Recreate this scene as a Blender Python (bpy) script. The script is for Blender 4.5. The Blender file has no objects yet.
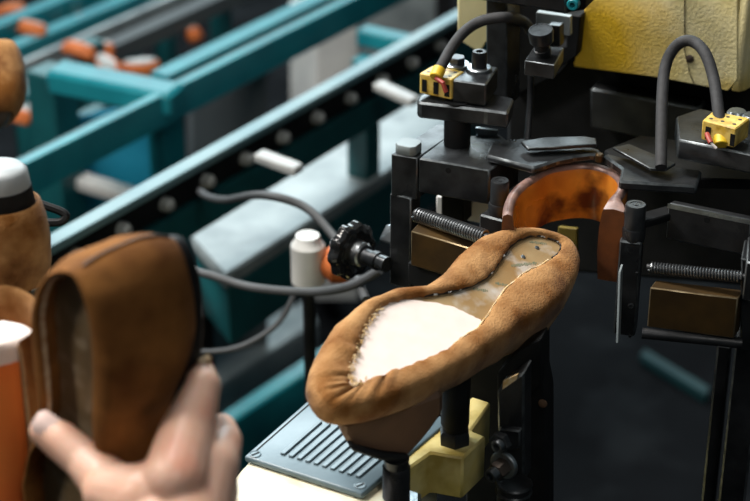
import bpy, bmesh, math, random
from mathutils import Vector, Matrix, noise
random.seed(7)
SC = bpy.context.scene
COL = SC.collection
# ------------------------------------------------------------------ camera
PITCH = math.radians(27); LENS = 85.0; FP = LENS/36*750
CAM = Vector((0, 0, 1.55))
X = Vector((1, 0, 0)); F = Vector((0, math.cos(PITCH), -math.sin(PITCH))); U = Vector((0, math.sin(PITCH), math.cos(PITCH)))
cd = bpy.data.cameras.new('camera'); cam = bpy.data.objects.new('camera', cd); COL.objects.link(cam)
cam.location = CAM; cam.rotation_euler = (math.pi/2-PITCH, 0, 0)
cd.lens = LENS; cd.sensor_width = 36; cd.clip_start = .05; cd.clip_end = 60
cd.dof.use_dof = True; cd.dof.focus_distance = 1.26; cd.dof.aperture_fstop = 6.2; cd.dof.aperture_blades = 7
SC.camera = cam
# ------------------------------------------------------------------ light
SC.view_settings.view_transform = 'Standard'; SC.view_settings.look = 'None'
SC.view_settings.exposure = 0.0; SC.view_settings.gamma = 1.0; SC.view_settings.use_curve_mapping = False
w = bpy.data.worlds.new('workshop_air'); SC.world = w; w.use_nodes = True
w.node_tree.nodes['Background'].inputs[0].default_value = (.55, .75, .85, 1)
w.node_tree.nodes['Background'].inputs[1].default_value = .06
def area(name, loc, target, sx, sy, power, color):
    l = bpy.data.lights.new(name, 'AREA'); l.shape = 'RECTANGLE'; l.size = sx; l.size_y = sy; l.energy = power; l.color = color
    o = bpy.data.objects.new(name, l); COL.objects.link(o); o.location = loc
    o.rotation_euler = (Vector(target)-Vector(loc)).to_track_quat('-Z', 'Y').to_euler(); return o
area('far_sheen_light', (-.9, 5.4, 3.3), (0, 1.3, .9), 4.0, 1.6, 240, (.80, .95, 1.0))  # unseen far light added to put sheen on the level metal tops
area('ceiling_tube_light', (-.75, 1.55, 2.6), (0, 1.15, .9), .45, 1.2, 68, (1, .95, .9))
area('left_fill_light', (-1.2, .75, 2.15), (-.05, 1.1, .95), .25, .25, 12, (1, .93, .85))  # fill light added at upper left to brighten hand and machine fronts

area('hand_fill_light', (.35, -.5, 2.5), (-.1, .9, .9), .3, .9, 7, (1, .96, .9))  # unseen overhead fill added to lift the shaded hand and machine fronts

# ------------------------------------------------------------------ helpers
def P(px, py, d): return CAM + d*(F + X*((px-375)/FP) + U*((250.5-py)/FP))
def onz(px, py, z):
    r = P(px, py, 1)-CAM; return CAM + r*((z-CAM.z)/r.z)
def onp(px, py, o, n):
    r = P(px, py, 1)-CAM; return CAM + r*((o-CAM).dot(n)/r.dot(n))
def proj(v):
    q = v-CAM; d = q.dot(F); return 375+FP*q.dot(X)/d, 250.5-FP*q.dot(U)/d, d
def uv(deg):
    a = math.radians(deg); return Vector((math.cos(a), -math.sin(a), 0)), Vector((math.sin(a), math.cos(a), 0))
Z = Vector((0, 0, 1))
def empty(name, loc, label, cat, group=None, mat=None):
    o = bpy.data.objects.new(name, None); COL.objects.link(o); o.empty_display_size = .02
    if mat is not None: o.matrix_world = mat
    else: o.location = loc
    o['label'] = label; o['category'] = cat
    if group: o['group'] = group
    return o
def wm(o):
    m = o.matrix_basis.copy()
    while o.parent: o = o.parent; m = o.matrix_basis @ m
    return m
def obj(name, bm, m, parent=None, smooth=35, local=False, label=None, merge=True):
    if merge: bmesh.ops.remove_doubles(bm, verts=bm.verts, dist=1e-6)
    bmesh.ops.recalc_face_normals(bm, faces=bm.faces)
    me = bpy.data.meshes.new(name); 
    if parent and not local: bmesh.ops.transform(bm, matrix=wm(parent).inverted(), verts=bm.verts)
    if not parent and not local:   # origin at the thing's base
        c = sum((v.co for v in bm.verts), Vector())/max(1, len(bm.verts)); c.z = min(v.co.z for v in bm.verts)
        bmesh.ops.translate(bm, vec=-c, verts=bm.verts)
    bm.to_mesh(me); bm.free()
    for p in me.polygons: p.use_smooth = True
    if smooth < 180: me.set_sharp_from_angle(angle=math.radians(smooth))
    o = bpy.data.objects.new(name, me); COL.objects.link(o)
    if isinstance(m, (list, tuple)):
        for q in m: me.materials.append(q)
    else:
        me.materials.append(m); me.materials.append(M[EDGE.get(m.name, '')] if m.name in EDGE else m)
    if parent: o.parent = parent
    elif not local: o.location = c
    if label: o['label'] = label
    return o
def tag(o, label=None, cat=None, group=None, kind=None):
    if label: o['label'] = label
    if cat: o['category'] = cat
    if group: o['group'] = group
    if kind: o['kind'] = kind
    return o
def NB(): return bmesh.new()
def prism(bm, pts, ext, bev=.0006, seg=1):
    """polygon pts (3D) extruded by vector ext, edges bevelled"""
    t = bmesh.new()
    a = [t.verts.new(p) for p in pts]; b = [t.verts.new(p+ext) for p in pts]
    t.faces.new(a); t.faces.new(b[::-1]); n = len(pts)
    for i in range(n): t.faces.new((a[i], b[i], b[(i+1) % n], a[(i+1) % n]))
    bmesh.ops.recalc_face_normals(t, faces=t.faces)
    if bev: bmesh.ops.bevel(t, geom=t.edges[:], offset=bev, segments=seg, affect='EDGES', profile=.5, clamp_overlap=True, material=1)
    me = bpy.data.meshes.new('t'); t.to_mesh(me); t.free(); bm.from_mesh(me); bpy.data.meshes.remove(me); return bm
def hp(bm, pts, z, pyb, bev=.0006, h=None):
    """flat-topped block: top outline on the level z, front corner 0 reaching down to image row pyb"""
    q = [onz(a, b, z) for a, b in pts]
    if h is None:
        lo, hi = 0, 1.5
        for _ in range(40):
            mid = (lo+hi)/2
            if proj(q[0]-Z*mid)[1] < pyb: lo = mid
            else: hi = mid
        h = lo
    return prism(bm, q, -Z*h, bev)
def vp(bm, pts, d, yaw, dep, bev=.0006):
    """upright plate: outline on the vertical plane through pts[0] at depth d, thickness dep backwards"""
    u, v = uv(yaw); o = P(pts[0][0], pts[0][1], d)
    return prism(bm, [onp(a, b, o, v) for a, b in pts], v*dep, bev)
def frame_for(axis):
    axis = axis.normalized(); h = Z if abs(axis.z) < .9 else X
    a = axis.cross(h).normalized(); return a, axis.cross(a).normalized(), axis
def lathe(bm, o, axis, prof, n=28, caps=True, lobes=None):
    a, b, c = frame_for(axis); rings = []
    for (s, r) in prof:
        ring = []
        for i in range(n):
            t = 2*math.pi*i/n; rr = r
            if lobes: rr = r*(1+lobes[1]*math.cos(lobes[0]*t)) if r > lobes[2] else r
            ring.append(bm.verts.new(o+c*s+(a*math.cos(t)+b*math.sin(t))*rr))
        rings.append(ring)
    for r0, r1 in zip(rings, rings[1:]):
        for i in range(n): bm.faces.new((r0[i], r0[(i+1) % n], r1[(i+1) % n], r1[i]))
    if caps:
        bm.faces.new(rings[0]); bm.faces.new(rings[-1][::-1])
    return bm
def catmull(pts, n, closed=False):
    out = []; m = len(pts); segs = m if closed else m-1
    for k in range(n if closed else n+1):
        t = k/n*segs; i = min(int(t), segs-1); f = t-i
        def g(j): return pts[j % m] if closed else pts[max(0, min(m-1, j))]
        p0, p1, p2, p3 = g(i-1), g(i), g(i+1), g(i+2)
        out.append(.5*((2*p1)+(p2-p0)*f+(2*p0-5*p1+4*p2-p3)*f*f+(3*p1-p0-3*p2+p3)*f**3))
    return out
def tube(bm, pts, r, n=12, caps=True):
    rs = r if isinstance(r, (list, tuple)) else [r]*len(pts)
    prev = None; rings = []
    for i, p in enumerate(pts):
        t = (pts[min(i+1, len(pts)-1)]-pts[max(i-1, 0)]).normalized()
        if prev is None: a = frame_for(t)[0]
        else: a = (prev-t*prev.dot(t)).normalized()
        prev = a; b = t.cross(a)
        rings.append([bm.verts.new(p+(a*math.cos(2*math.pi*k/n)+b*math.sin(2*math.pi*k/n))*rs[i]) for k in range(n)])
    for r0, r1 in zip(rings, rings[1:]):
        for i in range(n): bm.faces.new((r0[i], r0[(i+1) % n], r1[(i+1) % n], r1[i]))
    if caps: bm.faces.new(rings[0]); bm.faces.new(rings[-1][::-1])
    return bm
def bolt_down(bm, o, r, h, hexa=False, sock=True):
    """bolt head standing on o, with a recessed socket"""
    n = 6 if hexa else 24
    prof = [(0, r), (h*.85, r), (h, r*.9)]
    if sock: prof += [(h, r*.5), (h*.5, r*.48)]
    return lathe(bm, o, Z, prof, n)
def coil(bm, a, b, R, r, turns, n=6, steps=14):
    ax = b-a; L = ax.length; e1, e2, e3 = frame_for(ax); N = int(turns*steps); pts = []
    for i in range(N+1):
        t = i/N; th = 2*math.pi*turns*t
        pts.append(a+e3*(L*t)+(e1*math.cos(th)+e2*math.sin(th))*R)
    return tube(bm, pts, r, n)
def copy_tree(o, parent=None):
    c = o.copy(); COL.objects.link(c); c.parent = parent
    for ch in [k for k in bpy.data.objects if k.parent == o]: copy_tree(ch, c)
    return c

# ------------------------------------------------------------------ materials
def mat(name, c1, c2=None, rough=.5, metal=0., scale=30., lo=.35, hi=.65, bump=0., bscale=None, detail=4, spec=.5, c3=None, scale3=8., coat=0., emit=None, sheen=0., rvar=0.):
    m = bpy.data.materials.new(name); m.use_nodes = True; nt = m.node_tree; b = nt.nodes['Principled BSDF']
    b.inputs['Base Color'].default_value = (*c1, 1); b.inputs['Roughness'].default_value = rough; b.inputs['Metallic'].default_value = metal
    b.inputs['Specular IOR Level'].default_value = spec; b.inputs['Coat Weight'].default_value = coat; b.inputs['Sheen Weight'].default_value = sheen
    tc = nt.nodes.new('ShaderNodeTexCoord')
    def nz(s, det=detail):
        n = nt.nodes.new('ShaderNodeTexNoise'); n.inputs['Scale'].default_value = s; n.inputs['Detail'].default_value = det
        nt.links.new(tc.outputs['Object'], n.inputs['Vector']); return n
    def ramp(n, a, b_):
        r = nt.nodes.new('ShaderNodeMapRange'); r.inputs['From Min'].default_value = a; r.inputs['From Max'].default_value = b_
        nt.links.new(n.outputs['Fac'], r.inputs['Value']); return r
    if c2:
        r = ramp(nz(scale), lo, hi); mx = nt.nodes.new('ShaderNodeMix'); mx.data_type = 'RGBA'
        nt.links.new(r.outputs[0], mx.inputs['Factor']); mx.inputs['A'].default_value = (*c1, 1); mx.inputs['B'].default_value = (*c2, 1)
        out = mx.outputs['Result']
        if c3:
            r2 = ramp(nz(scale3), .52, .68); m2 = nt.nodes.new('ShaderNodeMix'); m2.data_type = 'RGBA'
            nt.links.new(r2.outputs[0], m2.inputs['Factor']); nt.links.new(out, m2.inputs['A']); m2.inputs['B'].default_value = (*c3, 1); out = m2.outputs['Result']
        nt.links.new(out, b.inputs['Base Color'])
    if rvar:
        r = ramp(nz(scale*.6), .3, .7); r.inputs['To Min'].default_value = max(.05, rough-rvar); r.inputs['To Max'].default_value = rough+rvar
        nt.links.new(r.outputs[0], b.inputs['Roughness'])
    if bump:
        bn = nt.nodes.new('ShaderNodeBump'); bn.inputs['Strength'].default_value = bump; bn.inputs['Distance'].default_value = .001
        nt.links.new(nz(bscale or scale*4).outputs['Fac'], bn.inputs['Height']); nt.links.new(bn.outputs['Normal'], b.inputs['Normal'])
    return m
M = {}; EDGE = {'oiled_black_steel': 'wornedge', 'worn_dark_steel': 'wornedge', 'dull_brass_block': 'brassedge'}
M['steel'] = mat('oiled_black_steel', (.011, .0125, .014), (.024, .026, .029), .38, .3, 60, bump=.12, bscale=500, rvar=.12)
M['steel2'] = mat('worn_dark_steel', (.017, .019, .021), (.048, .053, .058), .36, .55, 55, bump=.15, bscale=400, rvar=.12, c3=(.025, .028, .03), scale3=25)
M['black'] = mat('black_oxide', (.006, .007, .008), (.011, .012, .013), .6, 0, 50, bump=.1, bscale=400, spec=.2)
M['bright'] = mat('bare_bright_steel', (.42, .47, .50), (.26, .29, .31), .3, .9, 90, bump=.1, bscale=600)
M['wornedge'] = mat('rubbed_steel_edge', (.16, .18, .19), (.07, .08, .085), .34, .7, 120)
M['brassedge'] = mat('rubbed_brass_edge', (.45, .36, .22), (.3, .22, .12), .3, .8, 120)
M['spring'] = mat('spring_steel', (.24, .26, .27), (.14, .15, .16), .33, .9, 90)
M['brass'] = mat('dull_brass_block', (.11, .065, .022), (.06, .038, .018), .42, .6, 35, bump=.1, bscale=300)
M['rubber'] = mat('grey_rubber_hose', (.018, .019, .021), (.028, .030, .033), .75, 0, 200, bump=.2, bscale=900)
M['rubber_bg'] = mat('grey_cable_sheath', (.045, .05, .053), (.06, .065, .07), .6, 0, 40)
M['term'] = mat('yellow_terminal_plastic', (.62, .40, .045), (.74, .56, .16), .45, 0, 120, bump=.1, bscale=500, c3=(.28, .17, .03), scale3=90)
M['ferrule'] = mat('bright_yellow_sleeve', (.75, .52, .03), (.65, .42, .02), .5, 0, 120)
M['red'] = mat('red_wire', (.38, .06, .04), (.3, .04, .03), .5, 0, 100)
M['white'] = mat('bare_white_wire', (.7, .68, .66), (.6, .55, .5), .5, 0, 100)
M['paleyel'] = mat('pale_yellow_paint', (.86, .80, .46), (.80, .74, .40), .5, 0, 40, bump=.1, bscale=200)
M['cream'] = mat('cream_machine_paint', (.72, .66, .46), (.78, .74, .58), .5, 0, 28, bump=.15, bscale=260, c3=(.50, .40, .14), scale3=16)
M['bedyel'] = mat('oily_yellow_paint', (.70, .56, .15), (.76, .66, .30), .45, 0, 30, bump=.15, bscale=260, c3=(.42, .31, .07), scale3=22)
M['suede'] = mat('brown_suede', (.19, .070, .010), (.42, .228, .088), .9, 0, 38, lo=.36, hi=.62, bump=.8, bscale=650, detail=8, spec=.2, c3=(.12, .045, .010), scale3=26, sheen=.1)
M['suede_shaded'] = mat('oily_shaded_suede', (.12, .045, .010), (.27, .115, .028), .9, 0, 30, lo=.35, hi=.7, bump=.6, bscale=650, detail=6, spec=.2, c3=(.07, .026, .008), scale3=18)  # darker tone holds the held shoe's shaded side as well as oil
M['suede_rim'] = mat('cut_suede_edge', (.62, .50, .34), (.36, .22, .11), .9, 0, 300, spec=.2)
M['insole'] = mat('dusty_fibre_insole', (.29, .18, .075), (.38, .28, .15), .34, 0, 28, bump=.15, bscale=300, c3=(.50, .47, .42), scale3=45, spec=.5)
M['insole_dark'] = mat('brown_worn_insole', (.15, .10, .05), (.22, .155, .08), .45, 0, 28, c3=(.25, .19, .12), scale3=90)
M['filler'] = mat('pale_pink_filler_sheet', (.86, .76, .71), (.82, .72, .66), .7, 0, 90, bump=.1, bscale=200)
M['lastblk'] = mat('dark_last', (.035, .025, .02), (.06, .04, .028), .5, 0, 30)
M['lastor'] = mat('orange_plastic_last', (.95, .27, .06), (.88, .20, .045), .35, 0, 20)
M['lastgrey'] = mat('grey_plastic_last', (.30, .33, .34), (.36, .40, .42), .45, 0, 60)
M['thread'] = mat('yellow_glue_fringe', (.60, .38, .12), (.75, .62, .42), .8, 0, 300)
M['gap_shade'] = mat('gap_shade_flecks', (.012, .012, .012), (.75, .78, .78), .4, 0, 150, lo=.56, hi=.6)  # near-black base paints the shade in the insole gap, flecks are lining
M['ink'] = mat('green_stamp_ink', (.10, .15, .10), (.22, .2, .12), .6, 0, 400)
M['moldleather'] = mat('amber_heel_band', (.48, .13, .014), (.75, .30, .035), .32, 0, 24, bump=.15, bscale=150, c3=(.13, .032, .008), scale3=32, coat=.25, rvar=.08)
M['moldend'] = mat('dark_band_end', (.20, .065, .02), (.10, .035, .015), .4, 0, 60)
M['moldlip'] = mat('worn_pinkish_lip', (.36, .22, .18), (.22, .15, .14), .35, .2, 90, c3=(.12, .07, .06), scale3=60)
M['toepad'] = mat('brown_leather_pad', (.14, .075, .04), (.10, .055, .03), .7, 0, 30)
M['plate'] = mat('blue_grey_ribbed_plastic', (.09, .14, .17), (.12, .175, .205), .33, 0, 25, bump=.06, bscale=200, rvar=.06)
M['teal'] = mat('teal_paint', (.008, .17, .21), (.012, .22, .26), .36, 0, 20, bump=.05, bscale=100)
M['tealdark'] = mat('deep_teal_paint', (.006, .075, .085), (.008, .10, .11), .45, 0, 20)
M['bluepanel'] = mat('blue_teal_panel', (.004, .19, .30), (.005, .21, .33), .6, 0, 10)
M['galv'] = mat('galvanised_grey', (.20, .24, .25), (.33, .38, .39), .5, .1, 12, bump=.05, bscale=60, c3=(.13, .16, .17), scale3=9)
M['greypanel'] = mat('charcoal_panel', (.055, .065, .07), (.065, .078, .082), .7, 0, 8)
M['floor'] = mat('dark_shop_floor', (.004, .0045, .0055), (.0065, .0075, .009), .8, 0, 5, c3=(.014, .016, .018), scale3=6, bump=.05, bscale=60, spec=.06)
M['skin'] = mat('skin', (.72, .42, .30), (.80, .52, .40), .42, 0, 45, bump=.12, bscale=260, c3=(.70, .32, .22), scale3=30)
M['skin'].node_tree.nodes['Principled BSDF'].inputs['Subsurface Weight'].default_value = .15
M['skin'].node_tree.nodes['Principled BSDF'].inputs['Subsurface Scale'].default_value = .006
M['nail'] = mat('nail', (.80, .60, .55), (.84, .66, .60), .25, 0, 60)
M['house'] = mat('yellow_housing_paint', (.84, .72, .32), (.88, .80, .48), .5, 0, 30, bump=.5, bscale=420, c3=(.62, .46, .12), scale3=14)
def stain(m, c, rad, col, soft=.5):
    nt = m.node_tree; b = nt.nodes['Principled BSDF']; link = b.inputs['Base Color'].links[0].from_socket
    tc = nt.nodes.new('ShaderNodeTexCoord'); n = nt.nodes.new('ShaderNodeTexNoise'); n.inputs['Scale'].default_value = 1.2/rad; n.inputs['Detail'].default_value = 6
    nt.links.new(tc.outputs['Object'], n.inputs['Vector'])
    d = nt.nodes.new('ShaderNodeVectorMath'); d.operation = 'DISTANCE'; nt.links.new(tc.outputs['Object'], d.inputs[0]); d.inputs[1].default_value = c
    a = nt.nodes.new('ShaderNodeMath'); a.operation = 'MULTIPLY_ADD'; nt.links.new(n.outputs['Fac'], a.inputs[0]); a.inputs[1].default_value = rad*.8; nt.links.new(d.outputs['Value'], a.inputs[2])
    r = nt.nodes.new('ShaderNodeMapRange'); nt.links.new(a.outputs[0], r.inputs['Value']); r.inputs['From Min'].default_value = rad*(1.4+soft); r.inputs['From Max'].default_value = rad*(1.4-soft)
    x = nt.nodes.new('ShaderNodeMix'); x.data_type = 'RGBA'; nt.links.new(r.outputs[0], x.inputs['Factor']); nt.links.new(link, x.inputs['A']); x.inputs['B'].default_value = (*col, 1)
    nt.links.new(x.outputs['Result'], b.inputs['Base Color'])
MCL = Vector((.25, 1.55, 0))
stain(M['house'], P(600, 35, 1.45)-MCL, .055, (.74, .46, .02))
stain(M['house'], P(692, 70, 1.45)-MCL, .009, (.25, .13, .03))
M['strip'] = mat('rail_strip_paint', (.10, .20, .23), (.16, .26, .28), .45, 0, 14)
M['leverp'] = mat('worn_lever_grey', (.42, .44, .43), (.30, .32, .32), .5, 0, 30)
M['dimteal'] = mat('dim_teal_tape', (.003, .035, .042), (.004, .045, .05), .6, 0, 30)
M['oldyel'] = mat('greasy_yellow', (.30, .22, .03), (.20, .15, .02), .5, 0, 30)
M['orange'] = mat('dull_orange_upper', (.62, .17, .04), (.45, .10, .02), .7, 0, 20)
M['palewhite'] = mat('off_white_plastic', (.72, .73, .70), (.60, .61, .60), .5, 0, 20)
M['wall'] = mat('dark_painted_wall', (.03, .035, .04), (.04, .045, .05), .8, 0, 4)

# ------------------------------------------------------------------ setting
b = NB(); prism(b, [Vector((-5, -2, 0)), Vector((5, -2, 0)), Vector((5, 8, 0)), Vector((-5, 8, 0))], Vector((0, 0, -.1)), 0)
tag(obj('floor', b, M['floor'], local=True), kind='structure')
b = NB(); prism(b, [Vector((-5, 8, 0)), Vector((5, 8, 0)), Vector((5, 8.1, 0)), Vector((-5, 8.1, 0))], Vector((0, 0, 4)), 0)
tag(obj('wall_back', b, M['wall'], local=True), kind='structure')

# ------------------------------------------------------------------ background conveyors
HD = math.radians(32.7); D = Vector((math.sin(HD), math.cos(HD), 0)); R = Vector((math.cos(HD), -math.sin(HD), 0))   # along the line, across it (towards the camera)
def bar(bm, o, s0, s1, wdt, h, ax=None, cr=None, bev=.001):
    ax = ax or D; cr = cr or R
    return prism(bm, [o+ax*s0, o+ax*s1, o+ax*s1-cr*wdt, o+ax*s0-cr*wdt], -Z*h, bev)
def post(bm, o, wx, wy, z0=0): return prism(bm, [o, o+R*wx, o+R*wx-D*wy, o-D*wy], -Z*(o.z-z0), .001)

# near conveyor: pale top strip, roller bolts, teal side beam, levers
o1 = P(200, 163, 1.9)
conv = empty('roller_conveyor', Vector((o1.x, o1.y, 0)), 'nearest teal conveyor with pale top strip and row of round roller bolts, behind the handwheel', 'conveyor')
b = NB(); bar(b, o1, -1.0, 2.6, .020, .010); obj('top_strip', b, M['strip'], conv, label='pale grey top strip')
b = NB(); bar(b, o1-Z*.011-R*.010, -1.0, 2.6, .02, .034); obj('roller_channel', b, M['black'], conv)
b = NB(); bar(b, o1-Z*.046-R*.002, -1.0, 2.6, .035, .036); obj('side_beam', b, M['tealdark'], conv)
for k in range(34):
    b = NB(); lathe(b, o1-Z*.030-R*.011+D*(-.62+k*.071), R, [(0, .0085), (.008, .0085), (.013, .005)], 14); obj('roller_bolt', b, M['leverp'], conv)
for (px, py, qx, qy) in ((263, 148, 304, 163), (383, 79, 420, 96)):
    s = P(px, py, 1.86 if px < 300 else 2.12); e = onz(qx, qy, s.z-.004); b = NB()
    sd = (e-s).normalized(); cr = sd.cross(Z); prism(b, [s, e, e+cr*.018, s+cr*.018], -Z*.010, .002); obj('lever', b, M['leverp'], conv, label='pale lever arm with dark end')
b = NB(); post(b, onz(360, 118, o1.z-.083), .03, .03, .62); obj('leg', b, M['tealdark'], conv)
b = NB(); post(b, o1-D*.75-R*.04-Z*.083, .03, .03); obj('leg', b, M['tealdark'], conv)

# teal frame behind it
o2 = P(200, 76, 2.35)
fr = empty('welded_frame', Vector((o2.x, o2.y, 0)), 'teal welded steel frame behind the nearest conveyor, with bright cross beam at upper left', 'frame')
b = NB(); bar(b, o2, -1.1, 3.2, .014, .045); obj('long_beam', b, M['teal'], fr)
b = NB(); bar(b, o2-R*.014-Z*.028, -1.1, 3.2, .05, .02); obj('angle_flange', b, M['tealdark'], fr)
b = NB(); bar(b, onz(168, 76, o2.z-.03), 0, 3.2, .03, .03); obj('rear_beam', b, M['teal'], fr)
c0 = onz(178, 92, o2.z+.002)
b = NB(); prism(b, [onz(x, y, o2.z+.002) for x, y in ((44, 71), (168, 95), (186, 82), (62, 58))], -Z*.035, .006); obj('cross_beam', b, M['teal'], fr)
c1 = onz(52, 78, o2.z-.035)
b = NB(); prism(b, [c1, c1-R*.05, c1-R*.05+D*.05, c1+D*.05], -Z*c1.z, .002); obj('leg', b, M['tealdark'], fr)
c1 = onz(162, 100, o2.z-.035)
b = NB(); prism(b, [c1, c1-R*.03, c1-R*.03+D*.045, c1+D*.045], -Z*c1.z, .002); obj('leg', b, M['teal'], fr)
c0b = onz(139, 198, o2.z-.20)
b = NB(); prism(b, [c0b, c0b-R*.16, c0b-R*.16+D*.03, c0b+D*.03], -Z*.02, .004); obj('lower_cross_bar', b, M['palewhite'], fr, label='pale beige lower bar')
c0c = onz(420, 44, o2.z-.02)
b = NB(); prism(b, [c0c, c0c-R*.11, c0c-R*.11+D*.03, c0c+D*.03], -Z*.025, .003); obj('cross_beam', b, M['teal'], fr)
b = NB(); post(b, onz(363, 60, o2.z-.06), .03, .03, .64); obj('leg', b, M['teal'], fr)

def panel(name, pts, d, yaw, m, label, cat, dep=.01, down=False):
    b = NB(); vp(b, pts, d, yaw, dep, .001)
    if down:
        pass
    o = obj(name, b, m); return tag(o, label, cat)
panel('guard_panel', [(70, 118), (176, 100), (176, 400), (70, 400)], 2.55, 20, M['bluepanel'], 'saturated blue guard panel beneath the bright cross beam, left', 'panel')
panel('cabinet_side', [(192, 96), (268, 70), (268, 520), (192, 560)], 2.62, -20, M['greypanel'], 'flat charcoal cabinet side below the long teal beam', 'cabinet', .03)
panel('cabinet_side', [(316, 40), (358, 24), (358, 300), (316, 300)], 2.9, -15, M['palewhite'], 'light grey cabinet between the two conveyors, left of the teal leg', 'cabinet', .2)
panel('cabinet_side', [(366, -20), (436, -20), (436, 240), (366, 240)], 3.5, -12, M['galv'], 'grey cabinet at the top centre, left of the machine column', 'cabinet', .3)
panel('upright_beam', [(436, -30), (452, -30), (452, 300), (436, 300)], 3.3, 0, M['black'], 'black upright beam at the top, just left of the pale yellow guard', 'beam', .05)
# pale housing (long metal box) under the conveyor
zt = .62
b = NB(); q = [onz(225, 275, zt), onz(480, 112, zt), onz(450, 38, zt), onz(190, 236, zt)]
pb = empty('conveyor_housing', Vector((q[0].x, q[0].y, 0)), 'long pale grey metal box with dark teal side, running behind the black handwheel', 'housing')
prism(b, q, -Z*.02, .003); obj('top_sheet', b, M['galv'], pb)
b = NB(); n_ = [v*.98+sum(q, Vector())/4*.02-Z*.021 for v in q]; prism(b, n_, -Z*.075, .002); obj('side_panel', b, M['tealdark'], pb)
for lx, ly in ((430, 190), (150, 350)):
    b = NB(); k = onz(lx, ly, zt-.1)+D*.08; prism(b, [k, k+D*.04, k+D*.04-R*.04, k-R*.04], -Z*k.z, .002); obj('leg', b, M['black'], pb)
b = NB(); bar(b, onz(73, 122, o2.z-.15), 0, .35, .02, .02); obj('lower_beam', b, M['tealdark'], fr)
# low strips near the floor
b = NB(); q = [onz(222, 428, .25), onz(350, 345, .25), onz(346, 330, .25), onz(222, 412, .25)]; prism(b, q, -Z*.25, .003)
tag(obj('floor_rail', b, M['teal']), 'low teal rail on the floor left of the ribbed plate', 'rail')
b = NB(); q = [onz(200, 395, .12), onz(318, 322, .12), onz(308, 298, .12), onz(190, 352, .12)]; prism(b, q, -Z*.12, .003)
tag(obj('floor_box', b, M['galv']), 'low grey metal box on the floor, lower left of the handwheel', 'box')
b = NB(); q = [onz(x, y, .02) for x, y in ((640, 354), (706, 394), (710, 387), (645, 348))]; prism(b, q, -Z*.02, .002)
tag(obj('floor_strip', b, M['dimteal']), 'short dim teal strip lying on the dark floor below the right arm', 'strip')
# cables
for pts, lab in (([(196, 186, 1.95), (206, 196, 1.85), (226, 200, 1.75), (262, 195, 1.62), (303, 206, 1.6), (330, 232, 1.58), (350, 262, 1.55), (366, 300, 1.5)], 'grey cable arching over the pale housing behind the handwheel'),
                 ([(130, 330, 1.7), (170, 272, 1.65), (205, 274, 1.62), (250, 287, 1.6), (310, 292, 1.56), (350, 286, 1.52), (380, 270, 1.5)], 'grey cable sagging in front of the dark teal side, above the floor'),
                 ([(296, 284, 1.75), (292, 300, 1.75), (275, 326, 1.75), (240, 347, 1.75), (200, 352, 1.75), (160, 345, 1.75)], 'dark cable loop hanging lower left of the handwheel')):
    b = NB(); tube(b, catmull([P(*p) for p in pts], 40), .004 if 'loop' not in lab else .003, 10); tag(obj('cable', b, M['rubber_bg']), lab, 'cable', 'cables behind the handwheel')
# white canister with red coupling
k0 = P(308, 262, 1.66)
can = empty('valve_canister', k0-Z*.03, 'blurred white canister with orange-red coupling, left of the black handwheel', 'valve')
b = NB(); lathe(b, k0-Z*.02, Z, [(-.002, .010), (0, .0160), (.038, .0160), (.043, .012), (.048, .011)], 20); obj('body', b, M['palewhite'], can)
b = NB(); lathe(b, k0+X*.012, Vector((1, -.1, -.05)), [(0, .010), (.012, .019), (.026, .018), (.030, .012)], 18); obj('coupling', b, M['orange'], can, label='orange-red coupling')
b = NB(); tube(b, [k0-Z*.02, Vector((k0.x, k0.y, 0))], .006, 10); obj('stem', b, M['black'], can)

# far rack with teal rails
o3 = P(60, 42, 3.0)
rk = empty('shoe_rack', Vector((o3.x, o3.y, 0)), 'blurred far teal rack of sloping rails and uprights carrying lasted shoes, top left', 'rack')
for (px, py, d, wdt, h, m) in ((40, 10, 3.0, .03, .05, 'teal'), (21, 46, 2.9, .03, .04, 'teal'), (30, 60, 2.85, .012, .04, 'galv'), (150, 30, 3.0, .03, .03, 'greypanel')):
    b = NB(); bar(b, P(px, py, d), -1.4, 1.7, wdt, h); obj('rail', b, M[m], rk)
for (px, py, d) in ((72, 8, 3.05), (17, 25, 3.0), (128, 25, 3.1), (28, 95, 2.7), (165, 20, 3.2), (222, 12, 3.3), (92, 45, 2.85)):
    b = NB(); q = P(px, py, d); bar(b, q, 0, .03, .03, q.z); obj('upright', b, M['tealdark'], rk)

# ------------------------------------------------------------------ the shoe
N3 = (X*.30+U*.66-F*.69).normalized()
O3 = P(345, 395, 1.10)
toe = onp(316, 392, O3, N3); heel = onp(570, 236, O3, N3)
LA = (heel-toe).normalized(); WA = LA.cross(N3).normalized()    # toe->heel, across
ST = [((351, 384), (321, 388)), ((350, 374), (319, 375)), ((352, 362), (323, 358)), ((358, 345), (333, 339)), ((365, 328), (346, 321)), ((374, 314), (360, 307)), ((388, 304), (375, 297)),
      ((410, 298), (400, 289)), ((440, 293), (430, 284)), ((467, 287), (450, 271)), ((489, 275), (466, 252)), ((502, 258), (484, 237)), ((515, 242), (506, 230)), ((533, 235), (531, 228)),
      ((552, 238), (553, 232)), ((561, 244), (572, 241)), ((558, 253), (579, 256)), ((546, 262), (575, 275)), ((530, 270), (562, 293)), ((519, 277), (546, 306)), ((502, 293), (525, 318)),
      ((489, 313), (508, 332)), ((478, 327), (488, 345)), ((462, 338), (468, 358)), ((445, 350), (445, 371)), ((422, 360), (422, 383)), ((401, 368), (395, 394)), ((383, 374), (370, 402)), ((366, 381), (347, 405)), ((356, 385), (330, 400))]
def loc2(p):
    v = onp(p[0], p[1], O3, N3)-toe; return Vector((v.dot(WA), v.dot(LA), 0))
inn = [loc2(a) for a, _ in ST]; fea = [loc2(c) for _, c in ST]
NS = 180
inn = catmull(inn, NS, True); fea = catmull(fea, NS, True)
LEN = max(p.y for p in fea)
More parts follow.
